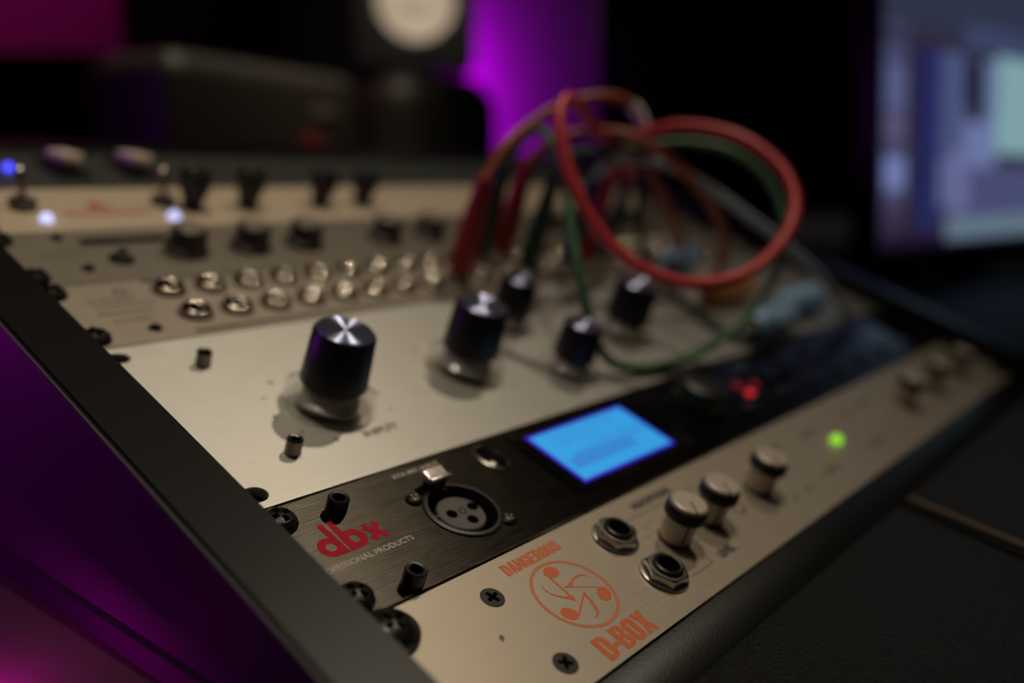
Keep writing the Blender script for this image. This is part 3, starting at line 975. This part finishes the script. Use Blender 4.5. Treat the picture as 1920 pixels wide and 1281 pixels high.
toggle(u6, 29.5, 291.0)
toggle(u6, 89.0, 291.0)
for x, v in ((32.9, 277.2), (85.8, 275.6)):
    MB().lathe([(0, 3.2), (1.4, 2.9), (2.3, 1.8), (2.5, .6), (2.5, .02), (0, .02)], x, v, 24).build('indicator_lamp', M['led_white'], u6)['label'] = 'lit bluish white lamp'

# ------------------------------------------------------------------ unit 7: dark unit with ivory paddles
u7 = panel_empty('dark_switch_unit')
tag(u7, 'dark green-grey uppermost rack unit with two ivory paddle switches and a blue lamp', 'rack unit', 'units in the slanted rack')
faceplate(u7, U7, M['dark_panel'])
MB().box(18, 464, 313, 353, -93.9, -3.2).build('chassis', M['screw_black'], u7, smooth=False)
rack_screws(u7, U7)
for x in (63.5, 96.0):
    fr = MB().box(x - 8, x + 8, 320, 345, .02, 1.6, .6).build('paddle_frame', M['black_plastic'], u7)
    MB().box(-4.8, 4.8, -9.5, 9.5, -2.6, 2.6, 1.6).move(Matrix.Translation((x, 332.5, 6.2)) @ R(math.radians(-14), 4, 'X')).build('paddle', M['ivory'], fr)
MB().lathe([(0, 3.0), (1.2, 2.7), (1.9, 1.8), (2.1, .6), (2.1, .02), (0, .02)], 40.2, 332.6, 24).build('indicator_lamp', M['led_blue'], u7)['label'] = 'lit blue lamp'
# ------------------------------------------------------------------ patch cables
CAB = dict(
 C1=[(182.7, 192.5, 50), (194.6, 195.7, 65.4), (211.9, 198.3, 76.3), (229.1, 199.1, 84.7), (247.9, 196.1, 91.1), (263.1, 191.2, 93.3), (272.2, 185.4, 90.1), (276.2, 180.0, 83.1), (279.1, 175.9, 72.9), (284.8, 170.1, 60.9), (298.1, 160.8, 43.7), (319.5, 156.3, 22.8), (338, 168, 9.5)],
 C2=[(233.0, 211.5, 50), (239.1, 204.5, 65.5), (245.3, 199.7, 71.0), (250.6, 194.6, 74.1), (259.2, 185.3, 78.0), (267.1, 174.1, 78.2), (279.7, 161.8, 73.1), (302.2, 148.3, 60.1), (324.3, 141.0, 41.9), (336, 139.0, 22), (330, 140, 9), (322, 138, 5.8)],
 C3=[(283.3, 192.5, 50), (274.2, 187.6, 64.2), (256.1, 186.3, 73.4), (231.3, 182.0, 83.7), (211.7, 178.2, 92.0), (198.4, 174.1, 94.2), (190.9, 169.7, 89.3), (186.3, 161.5, 80.0), (185.4, 148.1, 65.7), (189.3, 132.2, 52.0), (200.3, 113.1, 42.4), (217.4, 95.8, 41.6), (239.2, 85.3, 48.8), (262.1, 84.3, 63.0), (278.1, 91.4, 77.4), (286.1, 107.8, 89.1), (285.4, 132.2, 95.0), (279.7, 157.0, 91.8), (273.8, 172.6, 83.7), (277.4, 184.2, 73.2), (287.5, 187.0, 63.2), (300.0, 192.5, 50)],
 C4=[(216.2, 211.5, 50), (212.4, 202.1, 67.3), (208.9, 193.2, 74.1), (201.3, 180.8, 76.0), (190.6, 163.4, 70.5), (184.5, 150.1, 61.4), (178.2, 135.9, 48.5), (173.6, 123.2, 35.6), (175.6, 111.5, 18.8), (182.9, 103.4, 6.9), (196.4, 96.6, 3.4), (220.7, 92.6, 3.6), (250.2, 91.7, 7.9), (278.1, 91.4, 19.7), (290.9, 91.9, 39.6), (299.0, 98.6, 58.7), (303.7, 108.9, 71.0), (304.1, 123.2, 80.6), (299.9, 140.3, 85.2), (293.0, 156.6, 83.7), (283.5, 170.0, 78.6), (270.0, 179.9, 71.2), (251.8, 187.2, 66.7), (237.4, 190.4, 63.8), (233.0, 192.5, 50)],
 C5=[(266.5, 192.5, 50), (264.5, 186.9, 60.0), (271.8, 180.5, 65.4), (283.0, 167.3, 69.1), (296.7, 150.8, 65.6), (315.3, 131.2, 57.1), (335.5, 114.2, 47.5), (361.6, 97.0, 33.9), (379.4, 84.0, 20.3), (396, 78, 9.0), (412, 86, 6.2), (411, 98, 6), (404, 104, 6)],
 C6=[(300.0, 211.5, 50), (308.3, 205.4, 59.1), (313.2, 198.2, 56.3), (314.8, 189.4, 37.6), (315.4, 176.5, 14.0), (315, 164, 4.6), (312, 154, 2.6), (303, 135, 2.6), (294, 112, 2.6), (292, 100, 3.2), (298, 94, 4.6), (304, 95.5, 5.6)],
)


def smooth_path(pts, n=7):
    P_ = [Vector(p) for p in pts]
    P_ = [P_[0] * 2 - P_[1]] + P_ + [P_[-1] * 2 - P_[-2]]
    out = []
    for i in range(1, len(P_) - 2):
        a, b, c, d = P_[i - 1:i + 3]
        for k in range(n):
            t = k / n
            out.append(.5 * ((2 * b) + (-a + c) * t + (2 * a - 5 * b + 4 * c - d) * t * t + (-a + 3 * b - 3 * c + d) * t ** 3))
    out.append(P_[-2])
    return out


def plug(parent, mtx, material, length=50, rad=5.6, tip=True):
    """jack plug: moulded handle tapering to its cable, metal collar and tip. Local z runs from the panel outwards."""
    prof = [(0, 3.2), (4.6, 3.2), (5.2, 4.2), (rad, 8), (rad, 18), (rad * .9, 30), (rad * .72, 40), (rad * .62, length - 3), (rad * .5, length), (0, length)]
    mb = MB().lathe(prof, n=24).move(mtx)
    h = mb.build('plug_handle', material, parent)
    MB().lathe([(0, 2.7), (4.4, 2.7), (4.4, 3.3), (0, 3.3)], n=20).move(mtx).build('metal_collar', M['screw_black'], h)
    if tip:
        MB().lathe([(0, 1.2), (2.9, 1.2), (2.9, 2.8), (0, 2.8)], n=16).move(mtx).build('plug_shaft', M['chrome'], h)
    return h


def lay(x, v, z, ang, tilt=0.0):
    """matrix for a plug lying on a panel; local z points along the panel at angle ang, handle end first"""
    return Matrix.Translation((x, v, z)) @ R(ang, 4, 'Z') @ R(math.radians(90) - tilt, 4, 'Y')


def at_jack(x, v):
    return Matrix.Translation((x, v, 1.4))


def cable(name, key, label, color, plugs, r=2.5, extra=None):
    t = panel_empty(name)
    tag(t, label, 'cable', 'patch cables on the patch bay')
    MB().tube(smooth_path(CAB[key]), r, 12).build('cord', M[color], t)
    for mtx, c, ln, rad in plugs:
        plug(t, mtx, M[c], ln, rad)
    return t


JA, JB = 192.3, 211.0
c1 = cable('patch_cable', 'C1', 'orange patch cable from the thick red plug nearest the knobs, arching over the others', 'c_orange',
           [(at_jack(182.66, JA), 'c_red', 50, 6.2), (lay(331, 165, 8.2, math.radians(18)), 'c_sky', 50, 7.8)])
sl = smooth_path(CAB['C1'])[40:53]
MB().tube(sl, 3.3, 12).build('grey_sleeve', M['c_grey'], c1)
cable('patch_cable', 'C2', 'orange patch cable from the second red plug, ending in an amber plug', 'c_orange',
      [(at_jack(232.97, JB), 'c_red', 50, 5.8), (lay(318, 136.5, 8.4, math.radians(-10)), 'c_amber', 48, 8.0)])
cable('patch_cable', 'C3', 'bright red patch cable making the large open loop above the rack', 'c_cord_red',
      [(at_jack(283.28, JA), 'c_red', 50, 4.4), (at_jack(300.05, JA), 'c_teal', 50, 4.4)], 2.7)
cable('patch_cable', 'C4', 'green patch cable drooping in front of the small knob and rising behind the red loop', 'c_green',
      [(at_jack(216.2, JB), 'c_dark_green', 50, 5.4), (at_jack(232.97, JA), 'c_dark_green', 50, 5.4)], 2.1)
cable('patch_cable', 'C5', 'slate blue patch cable running down to a pale blue plug at the far right', 'c_slate',
      [(at_jack(266.51, JA), 'c_blue', 50, 5.4), (lay(412, 106, 9.0, math.radians(178)), 'c_pale_blue', 56, 8.6)], 2.4)
cable('patch_cable', 'C6', 'dark teal patch cable lying flat across the silver unit', 'c_teal',
      [(at_jack(300.05, JB), 'c_blue', 50, 5.4), (lay(300, 95.5, 9.0, math.radians(2)), 'c_pale_blue', 58, 8.4)], 2.4)

# ------------------------------------------------------------------ padded armrests in front of the rack
def armrest(name, pts, label, piping=None):
    """pts: plan outline (x, y) in world mm relative to ORG, padded top at z = -3"""
    t = empty(name, ORG)
    tag(t, label, 'armrest', 'padded armrests along the desk front')
    mb = MB().prism(pts, -42, -3.0)
    es = [e for e in mb.bm.edges if all(v.co.z > -3.5 for v in e.verts) and len(e.link_faces) == 2 and abs(e.link_faces[0].normal.z - e.link_faces[1].normal.z) > .5]
    bmesh.ops.recalc_face_normals(mb.bm, faces=mb.bm.faces)
    mb.bm.normal_update()
    es = [e for e in mb.bm.edges if all(v.co.z > -3.5 for v in e.verts) and min(f.normal.z for f in e.link_faces) < .5]
    bmesh.ops.bevel(mb.bm, geom=es, offset=2.0, segments=3, affect='EDGES', profile=0.5)
    mb.build('cushion', M['leather'], t, angle=50)
    if piping:
        MB().tube(smooth_path(piping, 5), 1.3, 10).build('piping', M['piping'], t)
    return t


armrest('armrest_cushion', [(-60, -14.1), (-60, -170), (136, -170), (217, -18.6), (217, -14.1)], 'black leather armrest cushion under the orange logo unit')
armrest('armrest_cushion', [(222.5, -14.1), (141.5, -170), (900, -170), (900, -14.1)], 'black leather armrest cushion with brown piping beyond the seam', [(224.5, -17, -2.2), (198, -67.3, -2.2), (170, -120.4, -2.2), (146, -166, -2.2)])

mt = MB().box(0, 800, 0, 340, 0.05, 2.4, 0.8).build('dark_desk_sheet', M['leather'], None, (512, 8, DESK_Z * 1000 - 1.95))  # added sheet that turns the desk black right of the rack
tag(mt, 'dark leather sheet added over the desk right of the rack under the lit monitor', 'added sheet')

# ------------------------------------------------------------------ things behind the rack
def oriented(name, p, q, label, cat, z=0.0):
    """empty at world point p (mm rel. ORG, on the desk) with local x running from p to q"""
    e = empty(name, ORG + Vector((p[0], p[1], z)) * MM, (0, 0, math.atan2(q[1] - p[1], q[0] - p[0])))
    tag(e, label, cat)
    return e, math.hypot(q[0] - p[0], q[1] - p[1])


cs, L = oriented('equipment_case', (312, 651), (596, 721), 'long black equipment case with rounded top edge and a dark red badge', 'case', -2)
MB().box(0, L, 0, 120, 4, 237, 26, 5).build('case_body', M['case'], cs)
for x in (30, L - 30):
    MB().lathe([(0, 6), (12, 6), (12, 0.05), (0, 0.05)], x, 40, 20).build('rubber_foot', M['rubber'], cs)
    MB().lathe([(0, 6), (12, 6), (12, 0.05), (0, 0.05)], x, 95, 20).build('rubber_foot', M['rubber'], cs)
MB().box(L * .60, L * .72, -1.5, 1, 140, 170, .5).build('red_badge', M['dark_red'], cs)
MB().box(L * .66, L * .82, -1.2, 1, 186, 196, .4).build('maker_plate', M['taupe'], cs)
c2, L2 = oriented('equipment_case', (680, 752), (897, 752), 'shorter black equipment case with round shoulder standing before the purple wall', 'case', -2)
MB().box(0, L2, 0, 110, 4, 262, 52, 6).build('case_body', M['case'], c2)
for x in (60, L2 - 60):
    MB().lathe([(0, 30), (12, 30), (12, 0.05), (0, 0.05)], x, 55, 20).build('rubber_foot', M['rubber'], c2)

# low black cabinet at the far left, standing on the floor
cb, LC = oriented('side_cabinet', (423, 1509), (627, 1280), 'dark cabinet behind the rack with magenta wall above its top', 'cabinet', -800)
MB().box(0, LC, 4, 190, 30, 1091, 3).build('cabinet_body', M['wood_dark'], cb)
MB().box(-4, LC + 4, -14, 194, 1091, 1112, 3).build('cabinet_top', M['wood_dark'], cb)
MB().box(6, LC - 6, 20, 186, 0, 30, 1).build('plinth', M['rubber'], cb)
for k in range(2):
    d_ = MB().box(2 + k * LC / 2, LC / 2 - 2 + k * LC / 2, -12, 4, 40, 1086, 2).build('door', M['wood_dark'], cb)
    MB().box(LC / 2 - 24 + k * 36, LC / 2 - 12 + k * 36, -24, -12, 560, 700, 2).build('handle', M['steel'], d_)

# black acoustic panel
ap, L3 = oriented('acoustic_panel', (727, 1556), (985, 1232), 'tall black fabric acoustic panel left of the loudspeaker', 'panel', -800)
fp = MB().box(0, L3, 0, 60, 60, 2000, 4).build('fabric_front', M['fabric'], ap)
for x in (60, L3 - 80):
    MB().box(x - 20, x + 20, -20, 90, 0, 60, 3).build('foot', M['wood_dark'], ap)

# loudspeaker on a stand, white cone
sp = empty('loudspeaker', ORG + Vector((1056, 1111, 322)) * MM)
yaw = math.atan2(-0.76, -0.65) + math.pi / 2
sp.rotation_euler = (0, 0, yaw)
tag(sp, 'black loudspeaker with a white woofer cone beside the purple wall', 'loudspeaker')
bx = MB().box(-107.5, 107.5, 0, 199, 0, 382, 3)
bx.build('cabinet', M['speaker_black'], sp)


def facing(mb, x, z, y=0):
    return mb.move(Matrix.Translation((x, y, z)) @ R(math.radians(90), 4, 'X'))


facing(MB().lathe([(83, 0.2), (83, 4.5), (79, 5), (77, 3)], n=56), 0, 112).build('woofer_frame', M['rubber'], sp)
facing(MB().lathe([(78, 3), (75, 6), (71, 5), (69, 1)], n=56), 0, 112).build('surround', M['rubber'], sp)
facing(MB().lathe([(69.5, 2), (66, 1.5), (30, 0.6), (24, .5)], n=56), 0, 112).build('woofer_cone', M['cone'], sp)['label'] = 'white woofer cone'
facing(MB().lathe([(25, .6), (20, 5), (10, 8.5), (0, 9.5)], n=40), 0, 112).build('dust_cap', M['cone'], sp)
tw = facing(MB().lathe([(52, .2), (52, 3), (40, 3.2), (20, .9), (0, .8)], n=48), 0, 290).build('tweeter', M['rubber'], sp)
facing(MB().lathe([(16, .9), (12, 5), (0, 8)], n=30), 0, 290).build('dome', M['fabric'], tw)
st = empty('speaker_stand', (sp.location.x, sp.location.y, 0), (0, 0, yaw))
tag(st, 'black floor stand under the loudspeaker', 'stand')
h_ = (322 + 800)
MB().box(-100, 100, 10, 190, h_ - 12, h_ - .5, 2).build('top_plate', M['screw_black'], st)
MB().box(-35, 35, 65, 135, 20, h_ - 12, 2).build('column', M['screw_black'], st)
MB().box(-104, 104, 5, 195, 0, 20, 3).build('base_plate', M['screw_black'], st)

# switched-off screen
bs, L4 = oriented('blank_screen', (900, 602), (1210, 238), 'switched-off black screen behind the patch cables', 'screen', -2)
MB().box(0, L4, 0, 26, 70, 560, 4).build('casing', M['black_plastic'], bs)
MB().box(8, L4 - 8, -1.2, 1, 80, 552, .3).build('glass_front', M['black_screen'], bs)
MB().box(L4 / 2 - 25, L4 / 2 + 25, 26, 50, 6, 250, 3).build('neck', M['black_plastic'], bs)
MB().box(L4 / 2 - 110, L4 / 2 + 110, -40, 120, .05, 8, 3).build('foot', M['black_plastic'], bs)

# lit monitor with an audio editing window
mo = empty('computer_monitor', ORG + Vector((811.3, 189.3, 0.5)) * MM, (0, 0, math.atan2(-62.2, 352.6)))
tag(mo, 'lit computer monitor showing blue-grey mixing tracks at the far right', 'monitor')
TILT = Matrix.Translation((0, 0, 46.5)) @ R(math.radians(-3.6), 4, 'X')
MB().box(-10, 612, 0, 30, -22, 352, 4).move(TILT).build('casing', M['black_plastic'], mo)
MB().box(260, 340, 25, 60, 6, 200, 3).build('neck', M['black_plastic'], mo)
MB().box(190, 410, -30, 160, .05, 8, 3).build('foot', M['black_plastic'], mo)


def srgb(c):
    return [((v / 255) / 12.92 if v / 255 < .04 else (((v / 255) + .055) / 1.055) ** 2.4) for v in c]


rects = []
S = lambda x0, x1, h0, h1, c: rects.append((x0, x1, h0, h1, c))
S(0, 600, 0, 340, (46, 46, 68))
S(0, 600, 236, 340, (46, 52, 72))
S(4, 52, 214, 229, (58, 60, 84))
S(60, 165, 200, 214, (44, 36, 50))
S(3, 50, 24, 205, (70, 72, 104))
for k in range(9):
    S(3, 50, 26 + k * 20, 28.5 + k * 20, (36, 34, 48))
S(5, 47, 60, 92, (110, 122, 172))
S(5, 47, 110, 132, (88, 80, 112))
S(5, 47, 140, 185, (82, 90, 128))
S(3, 50, 2, 40, (54, 44, 66))
S(52, 72, 0, 205, (38, 30, 42))
S(72, 122, 16, 205, (36, 40, 92))
for k in range(14):
    S(72, 122, 20 + k * 13.2, 22 + k * 13.2, (26, 26, 58))
S(122, 180, 88, 205, (74, 84, 124))
for k in range(8):
    S(124, 176, 92 + k * 14, 94 + k * 14, (52, 58, 88))
S(122, 180, 40, 90, (96, 108, 148))
S(180, 262, 84, 150, (104, 116, 162))
S(186, 228, 134, 200, (24, 18, 34))
S(262, 600, 100, 212, (124, 160, 166))
S(228, 266, 140, 205, (96, 112, 146))
S(140, 600, 30, 84, (74, 78, 116))
for k in range(24):
    S(144 + k * 18, 148 + k * 18, 32, 84, (62, 64, 98))
S(150, 190, 34, 104, (102, 106, 152))
S(140, 600, 4, 28, (96, 116, 132))
S(0, 138, 0, 14, (32, 22, 48))
S(176, 600, 214, 240, (58, 66, 98))
mb = MB()
lay_ = mb.bm.loops.layers.color.new('Col')
for i, (x0, x1, h0, h1, c) in enumerate(rects):
    y = -.25 - .02 * i
    f_ = mb.bm.faces.new([mb.bm.verts.new(q) for q in ((x0, y, h0), (x1, y, h0), (x1, y, h1), (x0, y, h1))])
    for lp in f_.loops:
        lp[lay_] = (*[v / 255 for v in c], 1)
ms = bpy.data.materials.new('editing_window')
ms.use_nodes = True
nt = ms.node_tree
bs_ = nt.nodes['Principled BSDF']
at = nt.nodes.new('ShaderNodeVertexColor')
at.layer_name = 'Col'
nt.links.new(at.outputs[0], bs_.inputs['Emission Color'])
bs_.inputs['Emission Strength'].default_value = 1.0
bs_.inputs['Base Color'].default_value = (.01, .01, .012, 1)
mb.move(TILT).build('display', ms, mo, smooth=False)

for o in bpy.data.objects:
    if o.name.split('.')[0] in ('printed_marks', 'scale_marks', 'display_text', 'printed_outline'):
        o['kind'] = 'stuff'
